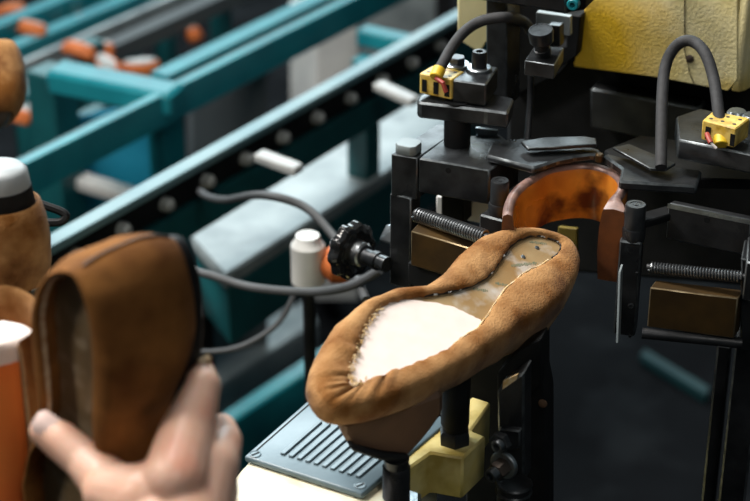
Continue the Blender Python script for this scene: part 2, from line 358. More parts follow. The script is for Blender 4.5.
cen = [Vector(((a.x+c.x)/2*0, 0, 0)) for a, c in zip(inn, fea)]
def midx(y):   # centre line across the shoe at y
    xs = [p.x for p in fea if abs(p.y-y) < .012]; return (min(xs)+max(xs))/2 if xs else 0
def sstep(a, b_, x):
    t = max(0, min(1, (x-a)/(b_-a))); return t*t*(3-2*t)
def shoe_height(y): return .024+.012*sstep(.03, .12, y)+.028*sstep(.12, .22, y)
def build_upper(bm, dish=0.):
    rings = []; nrm = []
    for i in range(NS):
        t = (fea[(i+1) % NS]-fea[i-1]).normalized(); n = Vector((t.y, -t.x, 0)); nrm.append(n)
    c = sum(fea, Vector())/NS
    if nrm[0].dot(fea[0]-c) < 0: nrm = [-n for n in nrm]
    prof = [('i', -.0025-dish, .003 if dish else 0), ('i', -.0025, 0), ('i', -.0004, -.0002), ('i', .0010, .0006), (.12, .0019, 0), (.35, .0026, 0), (.6, .0026, 0), (.8, .0020, 0), (.93, .0008, 0), ('f', -.0012, .0010), ('h', .07, .0028), ('h', .2, .0042), ('h', .42, .0046), ('h', .6, .0040), ('h', .78, .0012), ('h', .92, -.0035), ('h', 1.0, -.0075), ('h', 1.02, -.0100), ('h', .97, -.0125)]
    for (k, zz, off) in prof:
        ring = []
        for i in range(NS):
            a, f_ = inn[i], fea[i]
            if k == 'i': p = a+nrm[i]*off; z = zz; wgt = 1.
            elif k == 'f': p = f_+nrm[i]*off; z = zz; wgt = .25
            elif k == 'h': p = f_+nrm[i]*off; z = -.003-(shoe_height(f_.y)-.003)*zz; wgt = max(0, .3-zz)
            else: p = a.lerp(f_, k); z = zz; wgt = 1-k*.8
            # gathered pleats round the toe
            tw = (1-sstep(.018, .062, f_.y))
            ang = math.atan2(f_.x-midx(.05), .05-f_.y)
            ph = i*.62+3*math.sin(i*.35)
            z += tw*wgt*.0016*math.sin(ph)
            if k == 'i': p = p+nrm[i]*(.0014*tw*math.sin(ph*.7)+.0005*math.sin(i*1.9))
            for cc_, am in ((178, .0040), (1.5, .0030), (173, .0030), (5, .0020), (168, .0016)):
                di = min(abs(i-cc_), NS-abs(i-cc_)); z -= am*min(1, wgt*1.3)*math.exp(-(di/.9)**2) if wgt > 0 else 0
            q = Vector((p.x, p.y, z)); nn = noise.noise(q*55)*.0012+noise.noise(q*160)*.0004
            ring.append(bm.verts.new(q+Vector((nrm[i].x*nn, nrm[i].y*nn, nn*.6))))
        rings.append(ring)
    for r0, r1 in zip(rings, rings[1:]):
        for i in range(NS): bm.faces.new((r0[i], r0[(i+1) % NS], r1[(i+1) % NS], r1[i]))
    # close the vamp under the front half, leave the collar open over the rear
    return nrm
def loop_at(scale, z, src, shift=0):
    out = []
    for p in src:
        cx = midx(p.y); cy = LEN*.5
        out.append(Vector((cx+(p.x-cx)*scale, cy+(p.y-cy)*(scale*.5+.5)+shift, z)))
    return out
def fill_loop(bm, loop):
    c = sum(loop, Vector())/len(loop)
    # strip fill across the width: robust for a non-convex sole
    vs = [bm.verts.new(p) for p in loop]
    f = bm.faces.new(vs); bmesh.ops.triangulate(bm, faces=[f]); return vs
def shoe(name_label, cat, matrix, lastmat='lastblk', group=None, detail=True, filler=True, name='lasted_shoe', opening=0., dish=0.):
    global inn
    keep = inn; inn = [a.lerp(c, opening) for a, c in zip(inn, fea)]
    root = empty(name, None, name_label, cat, group, mat=matrix)
    bm = NB(); nrm = build_upper(bm, dish); obj('suede_upper', bm, M['suede_shaded'] if dish else M['suede'], root, 60, local=True)
    # vamp cap: closes the front
    bm = NB(); r0 = []
    lo = [Vector((p.x-n.x*.011, p.y-n.y*.011, -shoe_height(p.y)*.985)) for p, n in zip(fea, nrm)]
    rings = [[bm.verts.new(p) for p in lo]]
    for s, dz in ((.85, .006), (.6, .011), (.3, .013)):
        rings.append([bm.verts.new(Vector((midx(p.y)+(p.x-midx(p.y))*s, LEN*.5+(p.y-LEN*.5)*(s*.25+.75), p.z-dz))) for p in lo])
    for a, c in zip(rings, rings[1:]):
        for i in range(NS): bm.faces.new((a[i], a[(i+1) % NS], c[(i+1) % NS], c[i]))
    bm.faces.new(rings[-1]); obj('last', bm, M[lastmat], root, 60, local=True)
    # last showing beyond the collar at the heel
    if dish:
        hl = [p for p in fea if p.y > LEN-.125]; bm = NB(); rr = []
        k0 = max(range(NS), key=lambda i: fea[i].x if fea[i].y < LEN-.12 and fea[i].y > LEN-.13 else -9)
        hl = [fea[i] for i in range(NS) if fea[i].y > LEN-.12]
        c_ = Vector((midx(LEN-.03), LEN-.06, 0)); hl.sort(key=lambda p: math.atan2(p.y-c_.y, p.x-c_.x))
        for s_, z_ in ((.72, -.045), (.80, -.056), (.80, -.066), (.74, -.069)):
            rr.append([bm.verts.new(Vector((c_.x+(p.x-c_.x)*s_, c_.y+(p.y-c_.y)*(.5+s_*.5), z_))) for p in hl])
        for a, c in zip(rr, rr[1:]):
            for i in range(len(hl)): bm.faces.new((a[i], a[(i+1) % len(hl)], c[(i+1) % len(hl)], c[i]))
        bm.faces.new(rr[0]); bm.faces.new(rr[-1]); obj('last_cone', bm, M['black'], root, 50, local=True)
        bm = NB(); p = Vector((c_.x+.028, LEN-.085, -.064)); prism(bm, [p, p+Vector((.003, 0, 0)), p+Vector((.003, .014, 0)), p+Vector((0, .014, 0))], Vector((0, 0, -.007)), 0); obj('cream_tag', bm, M['suede_rim'], root, 40, local=True)
        # back seam down the heel
        i0 = max(range(NS), key=lambda i: fea[i].y); bm = NB(); h_ = shoe_height(LEN)
        pts = [fea[i0]+nrm[i0]*(o_+.0004)+Vector((0, 0, -.003-(h_-.003)*k_)) for k_, o_ in ((0, .001), (.07, .0028), (.2, .0042), (.42, .0046), (.6, .004), (.78, .0012), (.92, -.0035))]
        tube(bm, catmull(pts, 24), .0006, 6); obj('back_seam', bm, M['lastblk'], root, 60, local=True)
    # insole, dished a little below the folded margin
    bm = NB(); q = [Vector((a.x+n.x*.004, a.y+n.y*.004, -.0020-dish)) for a, n in zip(inn, nrm)]
    rings = [[bm.verts.new(p) for p in q]]
    f = bm.faces.new(rings[0]); e = bmesh.ops.extrude_face_region(bm, geom=[f]); bmesh.ops.translate(bm, vec=(0, 0, -.004), verts=[g for g in e['geom'] if isinstance(g, bmesh.types.BMVert)])
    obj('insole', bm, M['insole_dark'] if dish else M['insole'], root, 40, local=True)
    # pale lining edge if dished, else black flecked tube painting the shaded gap
    bm = NB(); path = []
    for i in range(0, NS):
        if 44 < i < 100: path.append((i, inn[i]))
    runs = []; cur = [path[0]]
    for a, c in zip(path, path[1:]):
        if c[0]-a[0] == 1: cur.append(c)
        else: runs.append(cur); cur = [c]
    runs.append(cur)
    if not dish:
        bt = NB(); tube(bt, [inn[i]+nrm[i]*(.0003*math.sin(i*1.1))+Vector((0, 0, .0006+.0004*math.sin(i*.7))) for i in range(101, 142)], .0005, 6); obj('cut_edge', bt, M['thread'], root, 60, local=True, label='pale cut edge of the suede')
    for rn in runs:
        pts = [p+nrm[i]*(-.0002+.0005*noise.noise(Vector((i*.31, 0, 0))))+Vector((0, 0, -.0008+.0007*noise.noise(Vector((i*.4, 5, 0))))) for i, p in rn]
        tube(bm, pts, [(.0012 if dish else .0007)+.0004*noise.noise(Vector((i*.5, 9, 0))) for i, _ in rn], 6)
    obj('lining_edge', bm, M['suede_rim'] if dish else M['gap_shade'], root, 60, local=True, label='pale fuzzy cut edge' if dish else 'painted dark gap line with pale lining flecks')
    if filler:
        poly = [(350, 383), (353, 361), (364, 340), (369, 318), (383, 306), (400, 299), (420, 300), (450, 305), (470, 314), (482, 321), (474, 331), (462, 338), (445, 350), (422, 360), (401, 368), (383, 375), (366, 382), (357, 386)]
        L2 = catmull([loc2(p) for p in poly], 90, True); bm = NB()
        L2 = [Vector((p.x+.0004*math.sin(k*1.7), p.y+.0004*math.cos(k*2.3), -.0007)) for k, p in enumerate(L2)]
        f = bm.faces.new([bm.verts.new(p) for p in L2]); e = bmesh.ops.extrude_face_region(bm, geom=[f])
        bmesh.ops.translate(bm, vec=(0, 0, -.0016), verts=[g for g in e['geom'] if isinstance(g, bmesh.types.BMVert)])
        obj('filler_patch', bm, M['filler'], root, 40, local=True, label='pale pink forefoot filler patch')
    if detail:
        bm = NB()   # ragged glue threads at the toe margin
        for k in range(150):
            i = random.choice(list(range(0, 34))+list(range(168, 180)))
            p = inn[i]+Vector((random.uniform(-.0015, .0015), random.uniform(-.0015, .0015), random.uniform(-.0005, .0015)))
            q = p-nrm[i]*random.uniform(.0005, .0028)+Vector((random.uniform(-.002, .002), random.uniform(-.002, .002), random.uniform(-.0004, .0012)))
            tube(bm, [p, (p+q)/2+Vector((0, 0, .0008)), q], [.00035, .0003, .00015], 5)
        obj('glue_fringe', bm, M['thread'], root, 60, local=True, label='yellow torn glue fringe at the toe')
        for (px, py) in ((538, 246), (524, 255)):
            p = loc2((px, py)); bm = NB(); lathe(bm, Vector((p.x, p.y, -.0021)), Vector((0, 0, 1)), [(0, .0018), (.0007, .0016), (.0011, .0006)], 14); obj('nail', bm, M['bright'], root, 40, local=True)
        bm = NB()   # faint illegible stamp rows
        for (x0, y0, x1, y1, n_) in ((512, 264, 538, 261, 16), (474, 287, 489, 289, 8), (496, 281, 509, 284, 6), (530, 240, 548, 242, 9)):
            a, c = loc2((x0, y0)), loc2((x1, y1)); dr = (c-a).normalized(); nr = Vector((-dr.y, dr.x, 0))
            for k in range(n_):
                p = a.lerp(c, (k+.5)/n_); h_ = random.uniform(.0006, .0014); w_ = (c-a).length/n_*random.uniform(.25, .42)
                prism(bm, [p-dr*w_-nr*h_+Vector((0, 0, -.0019)), p+dr*w_-nr*h_+Vector((0, 0, -.0019)), p+dr*w_+nr*h_+Vector((0, 0, -.0019)), p-dr*w_+nr*h_+Vector((0, 0, -.0019))], Vector((0, 0, .0001)), 0)
        obj('stamped_print', bm, M['ink'], root, 40, local=True, label='faint green stamped print')
    inn = keep
    return root
def frame_matrix(o, L, n):
    n = n.normalized(); L = (L-n*L.dot(n)).normalized(); W_ = L.cross(n)
    return Matrix(((W_.x, L.x, n.x, o.x), (W_.y, L.y, n.y, o.y), (W_.z, L.z, n.z, o.z), (0, 0, 0, 1)))
main = shoe('brown suede shoe upside down, sole up with pale pink filler, before the amber heel band', 'shoe', frame_matrix(toe, LA, N3))
print('SHOE len', LEN, 'W', max(p.x for p in fea)-min(p.x for p in fea))

# held shoe
NH = (X*-.71+U*-.33-F*.62).normalized(); LH = (X*.16+U*1.0-F*.715)
LH = (LH-NH*LH.dot(NH)).normalized(); WH = LH.cross(NH).normalized()
hc = P(74, 268, .885)
xm = midx(LEN-.02)
OH = hc-LH*LEN-WH*xm
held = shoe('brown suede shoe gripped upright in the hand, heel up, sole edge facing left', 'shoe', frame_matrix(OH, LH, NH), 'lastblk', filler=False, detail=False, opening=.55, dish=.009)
print('held W', WH)

# ------------------------------------------------------------------ machine
mc = empty('heel_lasting_machine', Vector((.25, 1.55, 0)), 'large black and yellow lasting machine with spring-loaded clamp arms and an amber heel band', 'machine')
ZA = 1.011
def sub(name, label=None):   # a hollow assembly part is a real mesh; its pieces hang below it
    pass
# --- dark body
b = NB(); vp(b, [(506, -30), (590, -30), (590, 60), (800, 92), (800, 292), (506, 268)], 1.50, 24.5, .35, .004); body = obj('body', b, M['black'], mc)
b = NB(); vp(b, [(590, 88), (700, 108), (700, 150), (590, 128)], 1.485, 24.5, .02, .002); obj('cross_bar', b, M['steel'], mc)
b = NB(); vp(b, [(558, 227), (577, 229), (577, 262), (558, 262)], 1.42, 24.5, .004); obj('yellow_block', b, M['oldyel'], mc, label='small yellow block behind the heel')
# --- yellow housing
b = NB(); vp(b, [(573, 67), (658.6, 78), (728, 91.5), (738, 80), (738, -60), (600, -60), (583, 15)], 1.45, 24.3, .30, .001); hs = obj('housing', b, M['house'], mc, label='oily yellow cast housing')
u, v = uv(24.3); o = P(573, 67, 1.45)
b = NB(); c = onp(733, 92, o, v); t_ = onp(733, -60, o, v); e = (c-o).dot(u)
prism(b, [c+v*.001-u*.002, c+v*.001+u*.0045, c+u*.0085+v*.006, c+u*.05+v*.16, c+v*.29], Z*(t_-c).z, .001); obj('housing_side', b, M['house'], hs)
b = NB(); q = onp(690, 59, o, v); lathe(b, q+v*.001, -v, [(0, .0034), (.0012, .0034), (.0018, .0025)], 16); obj('rusty_plug', b, M['lastblk'], hs)
b = NB(); tube(b, [onp(684.6, -30, o, v)-v*.0002, onp(684.6, 50, o, v)-v*.0002, onp(690, 74, o, v)-v*.0002, onp(694, 84, o, v)-v*.0002], .00035, 6); obj('seam', b, M['lastblk'], hs)
# --- pale guard with pointed end
b = NB(); vp(b, [(457.6, -40), (500, -40), (500, 36), (486, 42), (480, 53.5), (457.6, 39)], 1.46, 10, .03, .001); g = obj('pointed_guard', b, M['paleyel'], mc, label='pale yellow guard with pointed lower end')
b = NB(); lathe(b, onp(482, 17, P(457.6, -40, 1.46), uv(10)[1])-uv(10)[1]*.0001, -uv(10)[1], [(0, .0017), (.0003, .0017)], 14); obj('screw_hole', b, M['black'], g)
# --- column
b = NB(); vp(b, [(486, -40), (507, -40), (507, 110), (486, 106)], 1.352, 24, .03, .001); obj('column', b, M['steel2'], mc)
b = NB(); vp(b, [(506, -40), (575, -40), (579, 50), (560, 74), (506, 100)], 1.47, 24, .06, .001); obj('column_back', b, M['black'], mc)
b = NB(); vp(b, [(470, -30), (567, -30), (566, 13.5), (530, 7.5), (470, -1)], 1.335, 24, .04, .0015); tb = obj('top_beam', b, M['steel'], mc)
u, v = uv(24); bo = P(470, -30, 1.335)
b = NB(); prism(b, [onp(566, 13, bo, v), onp(582, 13, bo, v)+v*.008, onp(582, 13, bo, v)+v*.05, onp(566, 13, bo, v)+v*.05], Z*.05, .001); obj('beam_end', b, M['black'], tb)
b = NB(); q = onp(573, 4.5, bo, v); lathe(b, q+v*.004, -v, [(0, .0046), (.005, .0046), (.006, .0038), (.006, .0022), (.003, .002)], 24); obj('socket_screw', b, M['teal'], tb, label='blue-ringed socket screw')
b = NB(); vp(b, [(536, 12), (570, 17), (570, 36), (561, 35), (561, 30), (552, 29), (552, 33), (536, 30)], 1.39, 24, .006, .0005); obj('adjusting_plate', b, M['galv'], mc, label='pale bluish steel plate')
b = NB(); vp(b, [(548, 25), (560, 26), (560, 47), (548, 45)], 1.375, 24, .01, .0005); obj('clip', b, M['steel2'], mc)
b = NB(); vp(b, [(566, 14), (581, 16), (577, 56), (556, 70), (556, 48), (566, 46)], 1.42, 24, .03, .001); obj('side_cheek', b, M['black'], mc)
# knurled knob on its block
zk = 1.088
b = NB(); hp(b, [(524.6, 60.5), (554.5, 65), (564, 47.5), (535, 45)], zk, 75); kb = obj('knob_block', b, M['steel2'], mc)
b = NB(); q = onz(524.6, 60.5, zk); u, v = uv(17); lathe(b, onp(540, 70, q, v)-v*.0002, -v, [(0, .0024), (.0004, .0024)], 16); obj('block_hole', b, M['black'], kb)
kc = onz(543, 56, zk); tl = Vector((-.14, -.22, 1)).normalized()
b = NB(); lathe(b, kc, tl, [(-.002, .0060), (.006, .0064), (.0065, .0056), (.013, .0058)], 20); obj('knob_shank', b, M['steel'], kb)
b = NB(); lathe(b, kc+tl*.0120, tl, [(0, .0076), (.0015, .0088), (.0095, .0092), (.011, .0086), (.011, .0078), (.0107, .0076)], 48, lobes=(24, .02, .009)); obj('knurled_knob', b, M['steel2'], kb)
b = NB(); a = P(531, 72, 1.365); tube(b, [a, P(530.5, 100, 1.372), P(527, 146, 1.362)], .0026, 12); obj('push_rod', b, M['steel'], mc)

# --- heel band (U of amber leather) 
def band():
    zb = 1.008
    top = [(513, 216, .040), (514, 205, .042), (518, 195, .043), (526, 186, .043), (537, 178.5, .043), (550, 171, .043), (566, 167.5, .043), (584, 166, .043), (600, 168.5, .043), (612, 174, .044), (618, 182, .046), (615, 191, .050), (608, 199, .054), (602, 209, .056)]
    P0 = catmull([Vector((a, c, h)) for a, c, h in top], 60)
    w3 = [onz(p.x, p.y, zb) for p in P0]; hs_ = [p.z for p in P0]; n = len(w3)
    cc = sum(w3, Vector())/n
    bm = NB(); grid = []
    for i in range(n):
        t = (w3[min(i+1, n-1)]-w3[max(i-1, 0)]).normalized(); out = Vector((t.y, -t.x, 0))
        if out.dot(w3[i]-cc) < 0 and 3 < i < n-4: pass
        out = Vector((-t.y, t.x, 0))    # path runs left -> back -> right
        th = .0055+.009*sstep(n*.86, n*.97, i)+.002*sstep(n*.15, 0, -0 if i else 0)
        row = []
        for (o_, k) in ((0, 1.), (-.0016, .6), (-.0012, .25), (0, .06), (.0010, 0), (th*.5, -.012), (th-.001, 0), (th, .06), (th, .5), (th, 1.)):
            z = zb-hs_[i]*k if k >= 0 else zb+.0012
            row.append(bm.verts.new(Vector((w3[i].x, w3[i].y, z))+out*o_))
        grid.append(row)
    m_ = len(grid[0])
    for a, c in zip(grid, grid[1:]):
        for j in range(m_):
            f = bm.faces.new((a[j], a[(j+1) % m_], c[(j+1) % m_], c[j]))
            if 3 <= j <= 6: f.material_index = 1
    for g_ in (grid[0], grid[-1]): bm.faces.new(g_).material_index = 2
    return obj('heel_band', bm, [M['moldleather'], M['moldlip'], M['moldend']], mc, 60, label='amber leather U-shaped heel band')
band()
# --- wiper plates over the band
zw = 1.0185
arc = [(533, 174.5), (545, 171), (558, 166.5), (575, 163), (592, 161), (603, 162)]
b = NB(); hp(b, [(486, 155)]+[(x, y-7) for x, y in arc]+[(600, 149), (560, 139), (520, 138), (492, 141)], zw, 162, .0016); obj('wiper_plate', b, M['steel2'], mc)
b = NB(); hp(b, [(619, 181), (697, 186), (702, 170), (650, 163), (622, 157), (608, 153), (603, 155), (612, 161), (622, 168)], zw, 190, .0016); obj('wiper_plate', b, M['steel2'], mc)
b = NB(); q = onz(599.5, 156, zw); lathe(b, q-Z*.004, Z, [(0, .0032), (.005, .0032), (.006, .0024)], 16); obj('pivot_pin', b, M['brass'], mc)
zf = 1.0255
b = NB(); hp(b, [(521, 141), (528, 148), (597, 144), (596, 138), (585, 136), (545, 137)], zf, 144.5, .0006); obj('presser_foot', b, M['steel2'], mc)
b = NB(); hp(b, [(612.6, 147), (650, 168), (666, 169), (676, 163), (629, 143.5)], zf, 150, .0006); obj('presser_foot', b, M['steel2'], mc)
b = NB(); hp(b, [(604, 150), (615, 160), (690, 178), (760, 180), (760, 150), (640, 135)], zw-.012, 160, .001); obj('support_table', b, M['black'], mc)

# --- clamp arm, left
b = NB(); hp(b, [(418.5, 158), (489.5, 170), (520, 150), (500, 134), (446, 137)], ZA, 192.5, .0012); la = obj('clamp_arm', b, M['steel2'], mc)
def on_face(px, py, a, c, d=.0001):   # point on the upright face through level points a, c
    n = (c-a).cross(Z).normalized()
    if n.dot(F) > 0: n = -n
    return onp(px, py, a, n)+n*d, n
qa, qc = onz(418.5, 158, ZA), onz(489.5, 170, ZA)
b = NB(); q, n = on_face(448.5, 170.5, qa, qc); lathe(b, q-n*.001, n, [(0, .0023), (.0012, .0023)], 18); obj('pin_hole', b, M['black'], la)
b = NB(); hp(b, [(391, 154), (417.3, 158), (461, 128), (437, 124)], ZA, 196, .0008); obj('end_cap_bar', b, M['steel2'], la)
b = NB(); q = onz(408.5, 151.5, ZA); u, v = uv(28); k = .0085
prism(b, [q+u*k*.6+v*k, q+u*k+v*k*.6, q+u*k-v*k*.6, q+u*k*.6-v*k, q-u*k*.6-v*k, q-u*k-v*k*.6, q-u*k+v*k*.6, q-u*k*.6+v*k], Z*.0075, .0005); obj('bolt_head', b, M['galv'], la, label='pale square bolt head')
zp = ZA-.033
b = NB(); hp(b, [(389.6, 193), (411, 198.5), (421, 192), (400, 187)], zp, 284, .001); obj('end_post', b, M['steel'], la)
sa, sb = P(417, 214.5, 1.318), P(485, 237.5, 1.272)
b = NB(); coil(b, sa, sb, .0050, .00105, 27); obj('coil_spring', b, M['spring'], la)
b = NB(); tube(b, [sa-(sb-sa)*.02, sb+(sb-sa)*.1], .0038, 14); obj('spring_rod', b, M['steel'], la)
qa = P(411, 231, 1.305); qc = onz(477.5, 250.5, qa.z)
b = NB(); prism(b, [qa, qc, onz(486, 240, qa.z), onz(420, 221, qa.z)], -Z*.0285, .0008); obj('brass_block', b, M['brass'], la, label='dull brass block under the spring')
b = NB(); hp(b, [(408, 262), (480, 285), (490, 272), (420, 250)], qa.z-.03, 284, .001); obj('lower_plate', b, M['black'], la)
b = NB(); vp(b, [(436, 196), (502, 205), (502, 228), (436, 215)], 1.40, 24, .01, .001); obj('pale_backing', b, M['palewhite'], la, label='pale stand-in for bright background glimpsed under the arm')  # added pale block, stands in for bright background seen through the gaps
b = NB(); vp(b, [(441, 192), (463, 195), (463, 226), (441, 218)], 1.375, 24, .02, .001); obj('dark_spacer', b, M['black'], la)
# pivot at the band
pc = onz(500, 180, ZA+.001)
b = NB(); lathe(b, pc, Z, [(-.018, .0068), (-.001, .0068), (0, .0062), (0, .0040), (-.0004, .0038), (-.0004, .002), (0, .0018)], 28); obj('pivot_cap', b, M['steel2'], la)
b = NB(); lathe(b, pc-Z*.018, Z, [(-.010, .0075), (-.001, .0079), (0, .0074)], 28); obj('pivot_collar', b, M['steel'], la)
b = NB(); q = pc-Z*.027; u, v = uv(33); k = .0088; prism(b, [q-u*k*1.3-v*k, q+u*k-v*k, q+u*k+v*k, q-u*k*1.3+v*k], -Z*.06, .0012); obj('pivot_post', b, M['steel'], la)
# support shaft and mount plate
zm = 1.046
q = onz(457, 144, ZA)
b = NB(); tube(b, [q-Z*.001, q+Z*.036], .0102, 28); obj('support_shaft', b, M['black'], mc)
b = NB(); hp(b, [(417, 101), (420, 102.5), (486, 110), (508, 113), (514, 98), (440, 82), (419, 96)], zm, 117, .0015); mp = obj('mount_plate', b, M['steel2'], mc)
b = NB(); vp(b, [(475, 128), (498, 131), (494, 142), (484, 160), (478, 157)], 1.36, 10, .004, .0005); obj('angle_bracket', b, M['bright'], mc, label='small bright angle bracket')
# terminal block, left
def terminal(pts, z, pyb, mount, holes, slots):
    bm = NB(); hp(bm, pts, z, pyb, .0008); t = obj('terminal_block', bm, M['term'], mount)
    a, c, d_, e_ = [onz(x, y, z) for x, y in pts]
    hgt = 0
    for i in range(3):
        for j in range(2):
            f1 = (i+.5)/3; f2 = .28+.44*j; q = (a.lerp(c, f1)).lerp(e_.lerp(d_, f1), f2)
            bm = NB(); lathe(bm, q-Z*.0002, Z, [(0, .0014), (.0004, .0014)], 12); obj('screw_hole', bm, M['lastblk'], t)
    for (x, y, w_, h_) in slots:
        q, n = on_face(x, y, a, c, .0001); uu = (c-a).normalized()
        bm = NB(); prism(bm, [q-uu*w_/2-Z*h_/2, q+uu*w_/2-Z*h_/2, q+uu*w_/2+Z*h_/2, q-uu*w_/2+Z*h_/2], n*.0004, 0); obj('wire_slot', bm, M['black'], t)
    return t
terminal([(419.5, 73), (452, 79.5), (464, 71), (432, 65.5)], 1.0655, 93.5, mc, 0, [(424.5, 85.5, .0040, .0095), (436, 88, .0040, .0095), (447, 90.5, .0040, .0095)])
# clamp block and bolts right of the terminal
b = NB(); hp(b, [(452.5, 80), (486, 84.5), (498, 67), (468, 62)], 1.0645, 102, .001); cb = obj('clamp_block', b, M['steel2'], mc)
for (px, py, hexa) in ((457, 66, True), (479, 70, False)):
    q = onz(px, py, 1.0645)
    b = NB(); lathe(b, q, Z, [(0, .0098), (.002, .0098), (.0026, .009)], 28); w_ = obj('washer', b, M['bright'], cb)
    b = NB(); bolt_down(b, q+Z*.0026, .0066 if hexa else .0058, .005 if hexa else .0125, hexa, not hexa); obj('bolt', b, M['steel2'], cb)

# --- clamp arm, right
b = NB(); hp(b, [(668, 203), (752, 220), (757, 216.5), (674, 199.8)], ZA, 239, .0012); ra = obj('clamp_arm', b, M['steel'], mc)
qa, qc = onz(668, 203, ZA), onz(752, 220, ZA)
b = NB(); q, n = on_face(707, 220, qa, qc); lathe(b, q-n*.001, n, [(0, .0022), (.0012, .0022)], 18); obj('pin_hole', b, M['black'], ra)
b = NB(); prism(b, [qa-n*.0002+n*.0006, qc+n*.0004, qc+n*.0004-Z*.0036, qa+n*.0004-Z*.0036], n*.0002, 0); obj('bright_edge', b, M['bright'], ra, label='bright bluish chamfered edge')
pc = onz(636, 204, ZA+.004)
b = NB(); lathe(b, pc, Z, [(-.018, .0074), (-.001, .0074), (0, .0068), (0, .0044), (-.0004, .0042), (-.0004, .002), (0, .0018)], 28); obj('pivot_cap', b, M['steel2'], ra)
b = NB(); lathe(b, pc-Z*.018, Z, [(-.009, .0080), (-.001, .0083), (0, .0078)], 28); obj('pivot_collar', b, M['steel'], ra)
b = NB(); u, v = uv(15); k = .0078; q = pc-Z*.026-X*.001; prism(b, [q-u*k-v*k, q+u*k-v*k, q+u*k+v*k, q-u*k+v*k], -Z*.076, .0012); pp = obj('pivot_post', b, M['steel'], ra)
fo = q-v*k
for (px, py, r_) in ((637, 273, .0012), (631, 306, .0024), (630, 336, .0012)):
    b = NB(); s = onp(px, py, fo, v); lathe(b, s, -v, [(0, r_), (.0006, r_), (.0009, r_*.6), (.0004, r_*.5)], 16); obj('set_screw', b, M['steel2'], pp)
b = NB(); q2 = P(618.6, 272, 1.235); q3 = P(616, 343, 1.235); prism(b, [q2, q2+X*.0014, q2+X*.0014+v*.012, q2+v*.012], q3-q2, .0001); obj('wear_strip', b, M['galv'], ra, label='thin bright wear strip')
b = NB(); prism(b, [pc+u*.002-v*.007-Z*.012, pc+u*.024+v*.016-Z*.012, pc+u*.02+v*.03-Z*.012, pc-u*.004+v*.006-Z*.012], -Z*.006, .001); obj('pivot_link', b, M['black'], ra)
sa, sb = P(650, 267.5, 1.235), P(742, 277, 1.21)
b = NB(); coil(b, sa, sb, .0036, .0008, 30); obj('coil_spring', b, M['spring'], ra)
b = NB(); tube(b, [sa-(sb-sa)*.03, sb+(sb-sa)*.05], .0026, 14); obj('spring_rod', b, M['steel'], ra)
qa = P(650, 287.5, 1.225); qc = onz(738, 298.5, qa.z)
b = NB(); prism(b, [qa, qc, onz(744, 290, qa.z), onz(656, 280, qa.z)], -Z*.0315, .0008); obj('brass_block', b, M['brass'], ra, label='orange-brown brass block under the spring')
b = NB(); tube(b, [P(642, 333, 1.24), P(742, 343, 1.23)], .004, 14); obj('guide_rod', b, M['steel'], ra)
b = NB(); vp(b, [(741, 258), (760, 262), (760, 352), (740, 350)], 1.205, 15, .03, .001); obj('end_post', b, M['steel'], ra)
b = NB(); hp(b, [(746, 262), (770, 266), (775, 240), (748, 236)], 1.0, 300, .001); obj('end_cap_bar', b, M['steel'], ra)
# guide columns down to the floor
for (x0, x1, x2, d) in ((717, 731, 711, 1.30), (735, 762, 729, 1.27)):
    a = P(x0, 345, d); c = P(x1, 345, d); u, v = uv(15); w_ = (c-a).length
    b = NB(); prism(b, [Vector((a.x, a.y, a.z)), a+u*w_, a+u*w_+v*.03, a+v*.03], -Z*a.z, .0015); obj('guide_column', b, M['steel'], mc)
# right mount plate + terminal + cable
b = NB(); hp(b, [(678, 139.5), (760, 156), (800, 130), (700, 108), (676, 116)], zm, 159, .0015); obj('mount_plate', b, M['steel2'], mc)
terminal([(702.5, 120), (736, 128.5), (750, 118), (713, 110.5)], 1.0635, 139.5, mc, 0, [(708, 133, .0040, .0095), (732.5, 140, .0035, .0090)])
for (px, py) in ((737, 113), (752, 117)):
    q = onz(px, py, 1.056); b = NB(); lathe(b, q-Z*.01, Z, [(0, .0075), (.010, .0075), (.012, .006)], 20); obj('mount_bolt', b, M['bright'], mc)
def hose(pts, r):
    bm = NB(); tube(bm, catmull([P(*p) for p in pts], 60), r, 16); return obj('hose', bm, M['rubber'], mc, 60)
h1 = hose([(437, 74, 1.318), (443, 63, 1.322), (452, 47, 1.33), (463, 33, 1.335), (476, 23.5, 1.34), (491, 18.5, 1.336), (508, 17.5, 1.338), (520, 20, 1.375), (527, 25, 1.43), (530, 30, 1.475)], .0042)
b = NB(); lathe(b, P(439, 70, 1.3195), P(435, 79, 1.316)-P(439, 70, 1.3195), [(-.001, .0050), (.0065, .0050), (.0072, .0044)], 20); obj('ferrule', b, M['ferrule'], h1, label='bright yellow ferrule')
b = NB(); tube(b, [P(436, 78, 1.316), P(443, 83, 1.312), P(446, 92, 1.314)], .0018, 10); obj('wire', b, M['red'], h1, label='red wire end')
h2 = hose([(720.5, 132, 1.255), (718, 108, 1.265), (714, 80, 1.28), (706, 55, 1.29), (695, 42.5, 1.30), (683, 41.5, 1.305), (672, 51, 1.31), (665, 68, 1.31), (662.5, 92, 1.30), (661.5, 125, 1.285), (661, 167.5, 1.268)], .0043)
b = NB(); lathe(b, P(720.5, 129.5, 1.256), P(721, 146, 1.25)-P(720.5, 129.5, 1.256), [(0, .0052), (.0125, .0052), (.013, .0047)], 20); obj('ferrule', b, M['ferrule'], h2, label='bright yellow ferrule')
b = NB(); tube(b, [P(707, 134, 1.25), P(709, 139, 1.245), P(711, 143, 1.243)], .0019, 10); obj('wire', b, M['red'], h2, label='red wire sleeve')
b = NB(); tube(b, [P(711, 143, 1.243), P(716.5, 148.5, 1.242)], .0010, 8); obj('wire', b, M['white'], h2, label='bare white wire tip')

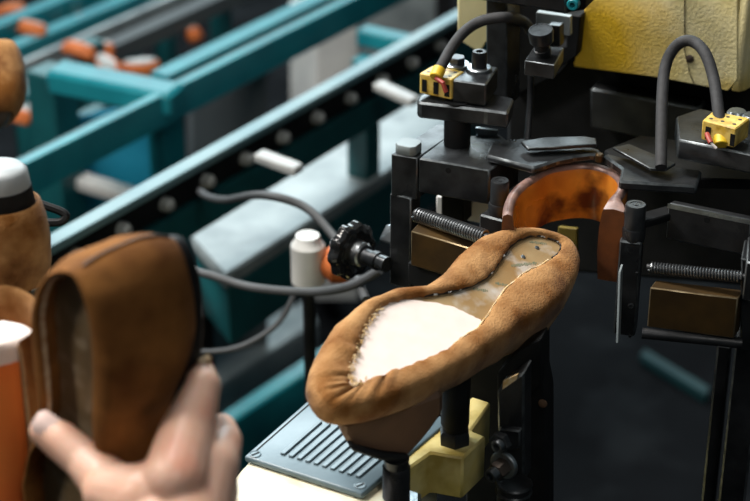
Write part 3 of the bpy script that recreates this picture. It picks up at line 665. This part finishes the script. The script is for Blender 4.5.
# --- handwheel
hw = empty('handwheel', P(365, 254, 1.30), 'black lobed handwheel on a grey shaft at the left of the machine', 'handwheel')
ax = Vector((.70, -.70, .04)).normalized(); hc_ = P(351, 250, 1.39)
b = NB(); lathe(b, hc_, ax, [(-.006, .012), (-.005, .0200), (-.002, .0228), (.003, .0228), (.006, .0205), (.007, .0170), (.004, .012), (.004, .008)], 108, lobes=(10, .05, .0155)); obj('wheel', b, mat('glossy_black_bakelite', (.010, .011, .012), (.016, .017, .018), .14, 0, 40), hw)
b = NB(); lathe(b, hc_, ax, [(.003, .0105), (.014, .0098), (.0155, .0085), (.0155, .006)], 28); obj('hub', b, M['spring'], hw)
b = NB(); tube(b, [hc_+ax*.014, hc_+ax*.040], .0062, 20); obj('shaft', b, M['steel2'], hw)
b = NB(); tube(b, [hc_+ax*.026, hc_+ax*.031], .0075, 20); obj('shaft_ring', b, M['steel'], hw)
b = NB(); prism(b, [P(379, 240, 1.40), P(387, 224, 1.40), P(400, 226, 1.39), P(400, 247, 1.39)], F*.02, .001)
obj('stop_plate', b, M['bright'], mc, label='small bright plate behind the arm post')

# --- bed of the machine
ZB = .88
b = NB(); hp(b, [(110, 640), (243, 464), (320, 392), (420, 398), (440, 430), (400, 462), (396, 476), (390, 640)], ZB-.0035, 0, .004, h=.30); bd = obj('bed', b, M['cream'], mc, label='cream painted bed')
b = NB(); hp(b, [(394, 478), (431, 452.5), (463, 458), (486, 436), (471, 430), (491, 402), (472, 396), (440, 425), (396, 462)], ZB, 0, .0015, h=.034); obj('bed_arm', b, M['bedyel'], bd, label='oily yellow stepped arm of the bed')
b = NB(); q = onz(330, 640, ZB-.3); prism(b, [q-X*.06, q+X*.06, q+X*.06+Vector((.0, .08, 0)), q-X*.04+Vector((.0, .08, 0))], -Z*(ZB-.3-.001), .003); obj('pedestal', b, M['bedyel'], bd)

# ribbed plate lying on the bed
zr = ZB+.002
A = [onz(244, 456, zr), onz(362, 494, zr), onz(452, 418, zr), onz(318, 391, zr)]
pl = empty('ribbed_plate', A[0], 'blue-grey ribbed plastic cover plate with corner screws lying on the cream bed', 'cover plate')
b = NB(); prism(b, A, -Z*.0048, .0016, 3); obj('plate', b, M['plate'], pl)
def q4(a, t): return A[0].lerp(A[1], a).lerp(A[3].lerp(A[2], a), t)
for k in range(10):
    b = NB(); a_ = .235+k*.069; a0 = q4(a_, .135); a1 = q4(a_, .62); s = (A[1]-A[0]).normalized(); wd = .0019
    prism(b, [a0-s*wd, a0+s*wd, a1+s*wd, a1-s*wd], Z*.0014, .0006); obj('rib', b, M['plate'], pl)
b = NB(); g0, g1 = q4(.04, .03), q4(.04, .97); s = (A[1]-A[0]).normalized(); prism(b, [g0-s*.0006, g0+s*.0006, g1+s*.0006, g1-s*.0006], Z*.0002, 0); obj('edge_groove', b, M['black'], pl)
for (a_, t_) in ((.06, .055), (.93, .07)):
    b = NB(); lathe(b, q4(a_, t_), Z, [(0, .0042), (.0004, .0042), (.0006, .0036), (.0003, .0032), (.0003, .001)], 20); s_ = obj('screw', b, M['plate'], pl)
    b = NB(); q = q4(a_, t_)+Z*.0006; s = Vector((.8, .6, 0)); c_ = Vector((-.6, .8, 0)); prism(b, [q-s*.003-c_*.0005, q+s*.003-c_*.0005, q+s*.003+c_*.0005, q-s*.003+c_*.0005], Z*.0001, 0); obj('slot', b, M['black'], s_)

# toe rest under the toe
tr = empty('toe_rest', P(396, 520, 1.17), 'brown leather toe rest pad on a threaded black post under the shoe toe', 'rest')
b = NB(); u, v = uv(-18); vp(b, [(342, 424), (380, 415), (444, 392), (444, 414), (428, 436), (408, 459), (384, 456), (352, 448), (343, 436)], 1.125, -18, .045, .003); obj('pad', b, M['toepad'], tr)
b = NB(); vp(b, [(350, 446), (384, 454.5), (411, 457), (407, 464), (382, 462), (352, 452)], 1.128, -18, .036, .002); obj('backing_plate', b, M['black'], tr)
b = NB(); tp = P(396.5, 458, 1.15); pts = []
prof = [(0, .0085)]
z_ = .006
while z_ < .12: prof += [(z_, .0080), (z_+.0008, .0092), (z_+.0016, .0080)]; z_ += .0018
lathe(b, tp, -Z, prof, 24); obj('threaded_post', b, M['steel'], tr)
b = NB(); lathe(b, P(396.5, 500, 1.165), -Z, [(0, .016), (.002, .019), (.010, .019)], 6); obj('lock_nut', b, M['bright'], tr)
# sleeve standing on the bed arm
q = onz(454.5, 441, ZB)
sl = empty('support_sleeve', q, 'black cylindrical sleeve with hex foot standing on the yellow bed arm', 'support')
b = NB(); lathe(b, q, Z, [(0, .0112), (.008, .0112), (.010, .0098)], 6); obj('hex_foot', b, M['steel'], sl)
b = NB(); lathe(b, q+Z*.009, Z, [(0, .0085), (.004, .0085), (.006, .0098), (.045, .0102)], 28); obj('sleeve', b, M['black'], sl)

b = NB(); vp(b, [(466, 362), (545, 330), (545, 700), (466, 700)], 1.30, 15, .02, .001); obj('base_column', b, M['black'], mc)
# last jack under the heel
jk = empty('last_jack', P(535, 520, 1.21), 'black jack column with two bolts carrying the shoe heel, right of the yellow arm', 'jack')
b = NB(); u, v = uv(20); vp(b, [(519, 352), (541, 342), (542, 362), (548, 392), (548.5, 700), (519, 700)], 1.215, 20, .018, .003); cl = obj('jack_column', b, M['black'], jk)
b = NB(); vp(b, [(497, 391), (524, 372), (524, 484), (499, 484)], 1.19, 20, .02, .0015); sp = obj('side_plate', b, M['steel'], jk)
b = NB(); vp(b, [(497, 374), (520, 350), (541, 338), (541, 384), (524, 402), (497, 402)], 1.222, 20, .018, .001); obj('heel_support', b, M['black'], jk)
b = NB(); vp(b, [(503, 381), (518, 374), (515, 386), (502, 393)], 1.185, 20, .002, .0003); obj('cream_tag', b, M['thread'], jk, label='small cream patch')
o_ = P(497, 391, 1.19)
b = NB(); vp(b, [(499, 429), (520, 431), (520, 448), (504, 454), (497, 450)], 1.186, 20, .006, .001); obj('bolt_boss', b, M['steel2'], sp)
q = P(502, 441, 1.182)
b = NB(); lathe(b, q, -v-u*.3, [(0, .0078), (.004, .0078), (.005, .0068)], 6); k1 = obj('hex_nut', b, M['steel2'], sp)
b = NB(); lathe(b, q-v*.004, -v-u*.3, [(0, .0046), (.004, .0046), (.005, .0040), (.005, .0026), (.001, .0024)], 20); obj('stud', b, M['spring'], k1) if False else obj('stud', b, M['spring'], sp)
q = P(505, 464, 1.185)
b = NB(); lathe(b, q, -v-u*.3, [(0, .0102), (.002, .0102), (.0028, .0094)], 24); obj('washer', b, M['bright'], sp)
b = NB(); lathe(b, q-v*.002, (-v-u*.45-Z*.15), [(0, .0066), (.008, .0066), (.009, .006)], 6); obj('hex_bolt', b, mat('brown_rusty_steel', (.12, .09, .07), (.07, .055, .045), .4, .6, 60), sp)
b = NB(); lathe(b, q-v*.010-u*.0035-Z*.001, (-v-u*.45-Z*.15), [(0, .0046), (.006, .0046), (.006, .0028), (.002, .0026)], 20); obj('stud', b, M['spring'], sp)
q = onp(543, 403, P(519, 352, 1.215), v)-v*.0004
b = NB(); lathe(b, q, -v, [(0, .0032), (.001, .0030), (.0014, .0024)], 20); ov = obj('oval_plug', b, M['toepad'], cl)
b = NB(); tube(b, [P(514, 484, 1.205), P(514, 484, 1.205)-Z*.3], .0115, 24); obj('lower_pipe', b, M['steel'], jk)
for zz in (490, 500):
    b = NB(); c_ = Vector((P(514, 484, 1.205).x, P(514, 484, 1.205).y, P(514, zz, 1.2).z)); lathe(b, c_, Z, [(0, .0118), (.0012, .0128), (.0024, .0118)], 28); obj('clamp_ring', b, M['steel2'], jk)

# ------------------------------------------------------------------ shoes at the left edge
def loft(bm, rings, close=True):
    vs = [[bm.verts.new(p) for p in r] for r in rings]; n = len(vs[0])
    for a, c in zip(vs, vs[1:]):
        for i in range(n): bm.faces.new((a[i], a[(i+1) % n], c[(i+1) % n], c[i]))
    if close: bm.faces.new(vs[0]); bm.faces.new(vs[-1][::-1])
    return bm
def heel_ring(c, rx, ry, z, n=32, back=0.): return [Vector((c.x+rx*math.cos(t), c.y+ry*math.sin(t)*(1.6 if math.sin(t) < 0 and back else 1), z)) for t in [2*math.pi*i/n for i in range(n)]]
# upright lasted shoe with a grey last top
c = P(3, 214, 1.12); base = c-Z*.04
sh = empty('lasted_shoe', base, 'upright brown suede shoe with grey last top at the left edge, middle height', 'shoe')
b = NB(); loft(b, [heel_ring(c, r*1, r*.95, c.z+z) for z, r in ((-.048, .018), (-.046, .024), (-.036, .0275), (-.018, .0285), (-.002, .0270), (.008, .0245), (.0095, .0225), (.006, .021))]); obj('suede_upper', b, M['suede'], sh, 50)
b = NB(); loft(b, [heel_ring(c, r, r*.95, c.z+z) for z, r in ((.004, .0215), (.020, .0195))]); obj('last_band', b, M['black'], sh)
b = NB(); loft(b, [heel_ring(c, r, r*.95, c.z+z) for z, r in ((.020, .0192), (.030, .0180), (.033, .0150))]); obj('last', b, M['lastgrey'], sh, 50, label='pale grey last top')
b = NB(); tube(b, catmull([P(38, 203, 1.2), P(46, 206, 1.2), P(60, 211, 1.2), P(66, 216, 1.2), P(60, 222, 1.2), P(44, 223, 1.2), P(30, 228, 1.2), P(24, 260, 1.2)], 24), .003, 8)
tube(b, [P(24, 258, 1.2), P(24, 300, 1.2)-Z*.3], .003, 8)
hk = tag(obj('hook', b, M['black']), 'small black curved hook beside the upright shoe with grey last', 'hook')
b = NB(); tube(b, [c-Z*.047, Vector((c.x, c.y, 0))], .005, 10); obj('support_post', b, M['black'], sh)
# shoe lying heel first at the top left
nb = (Z*.80+F*.55-X*.1).normalized(); lb = (X*.80-F*.50+U*.05); lb = (lb-nb*lb.dot(nb)).normalized(); hb = P(15, 42, 1.60)
ob = hb-lb*LEN-lb.cross(nb)*midx(LEN-.02)
sh = shoe('rounded brown suede shoe heel cut by the left edge, near the top', 'shoe', frame_matrix(ob, lb, nb), 'lastblk', filler=False, detail=False)
q = ob+lb*.08-nb*.03; b = NB(); tube(b, [q, Vector((q.x, q.y, 0))], .006, 10); obj('support_post', b, M['black'], sh)
# shoe behind the held one: brown collar over an orange last with pale top
c = P(2, 400, 1.02)
sh = empty('lasted_shoe', c-Z*.06, 'shoe on orange last with pale pink top, left edge behind the held shoe', 'shoe')
bm = NB()
def oring(z, rx): return [Vector((c.x+rx*math.cos(t), c.y+.014*math.sin(t), c.z+z+.2*rx*math.cos(t)*(1 if z > 0 else 0))) for t in [2*math.pi*i/32 for i in range(32)]]
loft(bm, [oring(-.09, .006), oring(-.06, .016), oring(-.03, .0225), (oring(-.005, .0255)), oring(.018, .0262), oring(.030, .0255)]); obj('last', bm, M['lastor'], sh, 60, label='glossy orange last')
bm = NB(); loft(bm, [oring(.0300, .0256), oring(.038, .0235), oring(.042, .018), oring(.044, .010)]); obj('last_top', bm, M['filler'], sh, 60, label='pale pink last top')
bm = NB(); g = []
for k in range(25):
    a = math.pi*(k/24*1.5-.25); row = []
    for (rr_, z_) in ((1, -.085), (1.06, -.04), (1.12, .0), (1.10, .035), (1.06, .050), (.99, .055), (.90, .049), (.90, .03), (.92, .0), (.85, -.085)):
        row.append(bm.verts.new(c+Vector((-.004+.029*rr_*math.cos(a), .008+.030*rr_*math.sin(a), z_-.05*(1-rr_*math.sin(a))*.1))))
    g.append(row)
for r0, r1 in zip(g, g[1:]):
    for q_ in range(10): bm.faces.new((r0[q_], r0[(q_+1) % 10], r1[(q_+1) % 10], r1[q_]))
bm.faces.new(g[0]); bm.faces.new(g[-1][::-1]); obj('suede_upper', bm, M['suede'], sh, 60, label='brown suede collar')
b = NB(); tube(b, [c-Z*.085, Vector((c.x, c.y, 0))], .006, 10); obj('support_post', b, M['black'], sh)

# far shoes on the rack: simple lasted shoe prototype, copies get their own label
def far_shoe():
    r = empty('far_shoe', Vector((0, 0, 0)), '', 'shoe')
    def rg(z, rx, ry): return [Vector((rx*math.cos(t), ry*math.sin(t)*(1.25 if math.sin(t) > 0 else 1), z)) for t in [2*math.pi*i/20 for i in range(20)]]
    b = NB(); loft(b, [rg(0, .03, .06), rg(.015, .036, .068), rg(.035, .034, .066), rg(.042, .030, .06)]); obj('upper', b, M['orange'], r, 60, local=True)
    b = NB(); loft(b, [rg(.041, .026, .055), rg(.048, .022, .05)]); obj('sole_face', b, M['leverp'], r, 60, local=True)
    return r
fs = far_shoe(); FS = [(30, 24, 2.95, 'leftmost pale blurred shoe on the far rack under the top teal rail'), (44, 17, 3.1, 'orange blurred shoe just above the leftmost pale one on the far rack'), (82, 18, 3.05, 'pale blurred shoe on the far rack beside the upright near the top edge'),
      (76, 45, 2.85, 'pale blurred shoe on the far rack just above the bright cross beam, left one'), (102, 44, 2.9, 'pale blurred shoe on the far rack above the middle of the bright cross beam'), (112, 60, 2.7, 'orange blurred shoe close behind the bright cross beam'),
      (142, 62, 2.8, 'pale and orange blurred shoe above the right end of the bright cross beam'), (196, 30, 3.1, 'lone pinkish blurred shoe in the dark gap, top centre-left'), (14, 108, 2.6, 'orange blurred shoe below the rounded heel at the left edge'),
      (42, 105, 2.6, 'pinkish blurred shoe between the dark uprights right of the rounded heel'), (10, 6, 3.3, 'orange blurred shoe in the top left corner'), (60, -2, 3.3, 'orange blurred shoe cut by the top edge near the left')]
for i, (px, py, d, lab) in enumerate(FS):
    o = fs if i == 0 else copy_tree(fs)
    o.location = P(px, py, d); a = random.uniform(-.5, .3)
    o.location.z -= .02; o.rotation_euler = (random.uniform(-.6, .2), random.uniform(-.9, .9), a+random.uniform(.2, 1.6)); o.scale = (.42, .42, .50)
    o['label'] = lab; o['category'] = 'shoe'; o['group'] = 'blurred shoes on the far rack'

# ------------------------------------------------------------------ hand
def hand():
    root = empty('person', P(150, 520, .86), 'right hand of a person gripping the upright brown shoe from below, thumb on the sole', 'person')
    bm = NB()
    def cap(a, ra, c, rc):
        ax_ = c-a; L_ = ax_.length; e1, e2, e3 = frame_for(ax_); n = 16; rings = []
        for k in range(1, 6):
            t = math.pi/2*k/6; rings.append((a-e3*ra*math.cos(t), ra*math.sin(t)))
        for k in range(5): f = k/4; rings.append((a.lerp(c, f), ra+(rc-ra)*f))
        for k in range(5, 0, -1):
            t = math.pi/2*k/6; rings.append((c+e3*rc*math.cos(t), rc*math.sin(t)))
        vs = [[bm.verts.new(o+(e1*math.cos(2*math.pi*i/n)+e2*math.sin(2*math.pi*i/n))*r) for i in range(n)] for o, r in rings]
        for r0, r1 in zip(vs, vs[1:]):
            for i in range(n): bm.faces.new((r0[i], r0[(i+1) % n], r1[(i+1) % n], r1[i]))
        bm.faces.new(vs[0]); bm.faces.new(vs[-1][::-1])
    def chain(pts, thumb=False):
        q = []
        for a, c, d, r in pts:
            if not thumb: d += .040+.020*max(0, min(1, (480-c)/60))+(.02 if c < 380 or d > .9 else 0)
            q.append((P(a, c, d), r*d/FP))
        for (a, ra), (c, rc) in zip(q, q[1:]): cap(a, ra, c, rc)
    # thumb: tip, joint, base, root     (px, py, depth, radius in px)
    chain([(46, 431, .943, 17), (60, 440, .941, 20), (84, 460, .935, 21), (112, 488, .922, 28), (140, 530, .905, 38), (165, 600, .900, 46)], True)
    # palm
    chain([(165, 610, .86, 52), (160, 530, .862, 44), (150, 505, .868, 32)])
    chain([(165, 610, .86, 52), (185, 520, .862, 40), (178, 470, .862, 24)])
    chain([(112, 492, .918, 30), (145, 500, .908, 37), (178, 485, .912, 36)], True)
    chain([(190, 620, .87, 50), (210, 540, .875, 34), (208, 500, .88, 24)])
    # index: knuckle to bent joint to tip behind the collar
    chain([(175, 478, .862, 34), (187, 434, .864, 29), (203, 386, .868, 18.5), (201, 374, .90, 15), (190, 384, .925, 13)])
    chain([(200, 505, .872, 34), (211, 468, .876, 29), (225, 442, .885, 18), (222, 428, .915, 15), (208, 434, .938, 13)])
    chain([(205, 560, .885, 28), (214, 520, .89, 24), (224, 492, .90, 15), (224, 480, .928, 14), (210, 484, .95, 12)])
    chain([(210, 610, .895, 24), (218, 565, .90, 20), (222, 545, .91, 15), (224, 536, .93, 13), (212, 540, .95, 11)])
    # wrist and forearm
    chain([(170, 610, .865, 54), (170, 680, .86, 48), (175, 800, .84, 52), (190, 960, .80, 62)])
    me = bpy.data.meshes.new('hand'); bmesh.ops.transform(bm, matrix=wm(root).inverted(), verts=bm.verts); bmesh.ops.recalc_face_normals(bm, faces=bm.faces); bm.to_mesh(me); bm.free()
    o = bpy.data.objects.new('hand', me); COL.objects.link(o); o.parent = root; me.materials.append(M['skin'])
    m = o.modifiers.new('r', 'REMESH'); m.mode = 'VOXEL'; m.voxel_size = .0011; m.use_smooth_shade = True
    m = o.modifiers.new('s', 'SMOOTH'); m.factor = .6; m.iterations = 14
    # thumbnail: curved plate lying on the back of the thumb tip
    bm = NB(); c0 = P(45, 428, .943); ax_ = (P(46, 431, .943)-P(66, 444, .943)).normalized(); up = (-F*.85+U*.5); up = (up-ax_*up.dot(ax_)).normalized(); sd = ax_.cross(up)
    g = []
    for i in range(9):
        row = []
        for j in range(9):
            a = (j-4)/4; l_ = (i-4)/4
            ang = a*.82; wv = .0082*math.sqrt(max(.05, 1-(max(0, abs(l_)-.45)/.62)**2))/.0082
            row.append(bm.verts.new(c0+ax_*(.0005+l_*.0062)+sd*math.sin(ang*wv)*.0093+up*(math.cos(ang*wv)*.0093+.0002-.0010*max(0, l_)**2)))
        g.append(row)
    for r0, r1 in zip(g, g[1:]):
        for i in range(8): bm.faces.new((r0[i], r0[i+1], r1[i+1], r1[i]))
    obj('thumbnail', bm, M['nail'], root, 60)
hand()
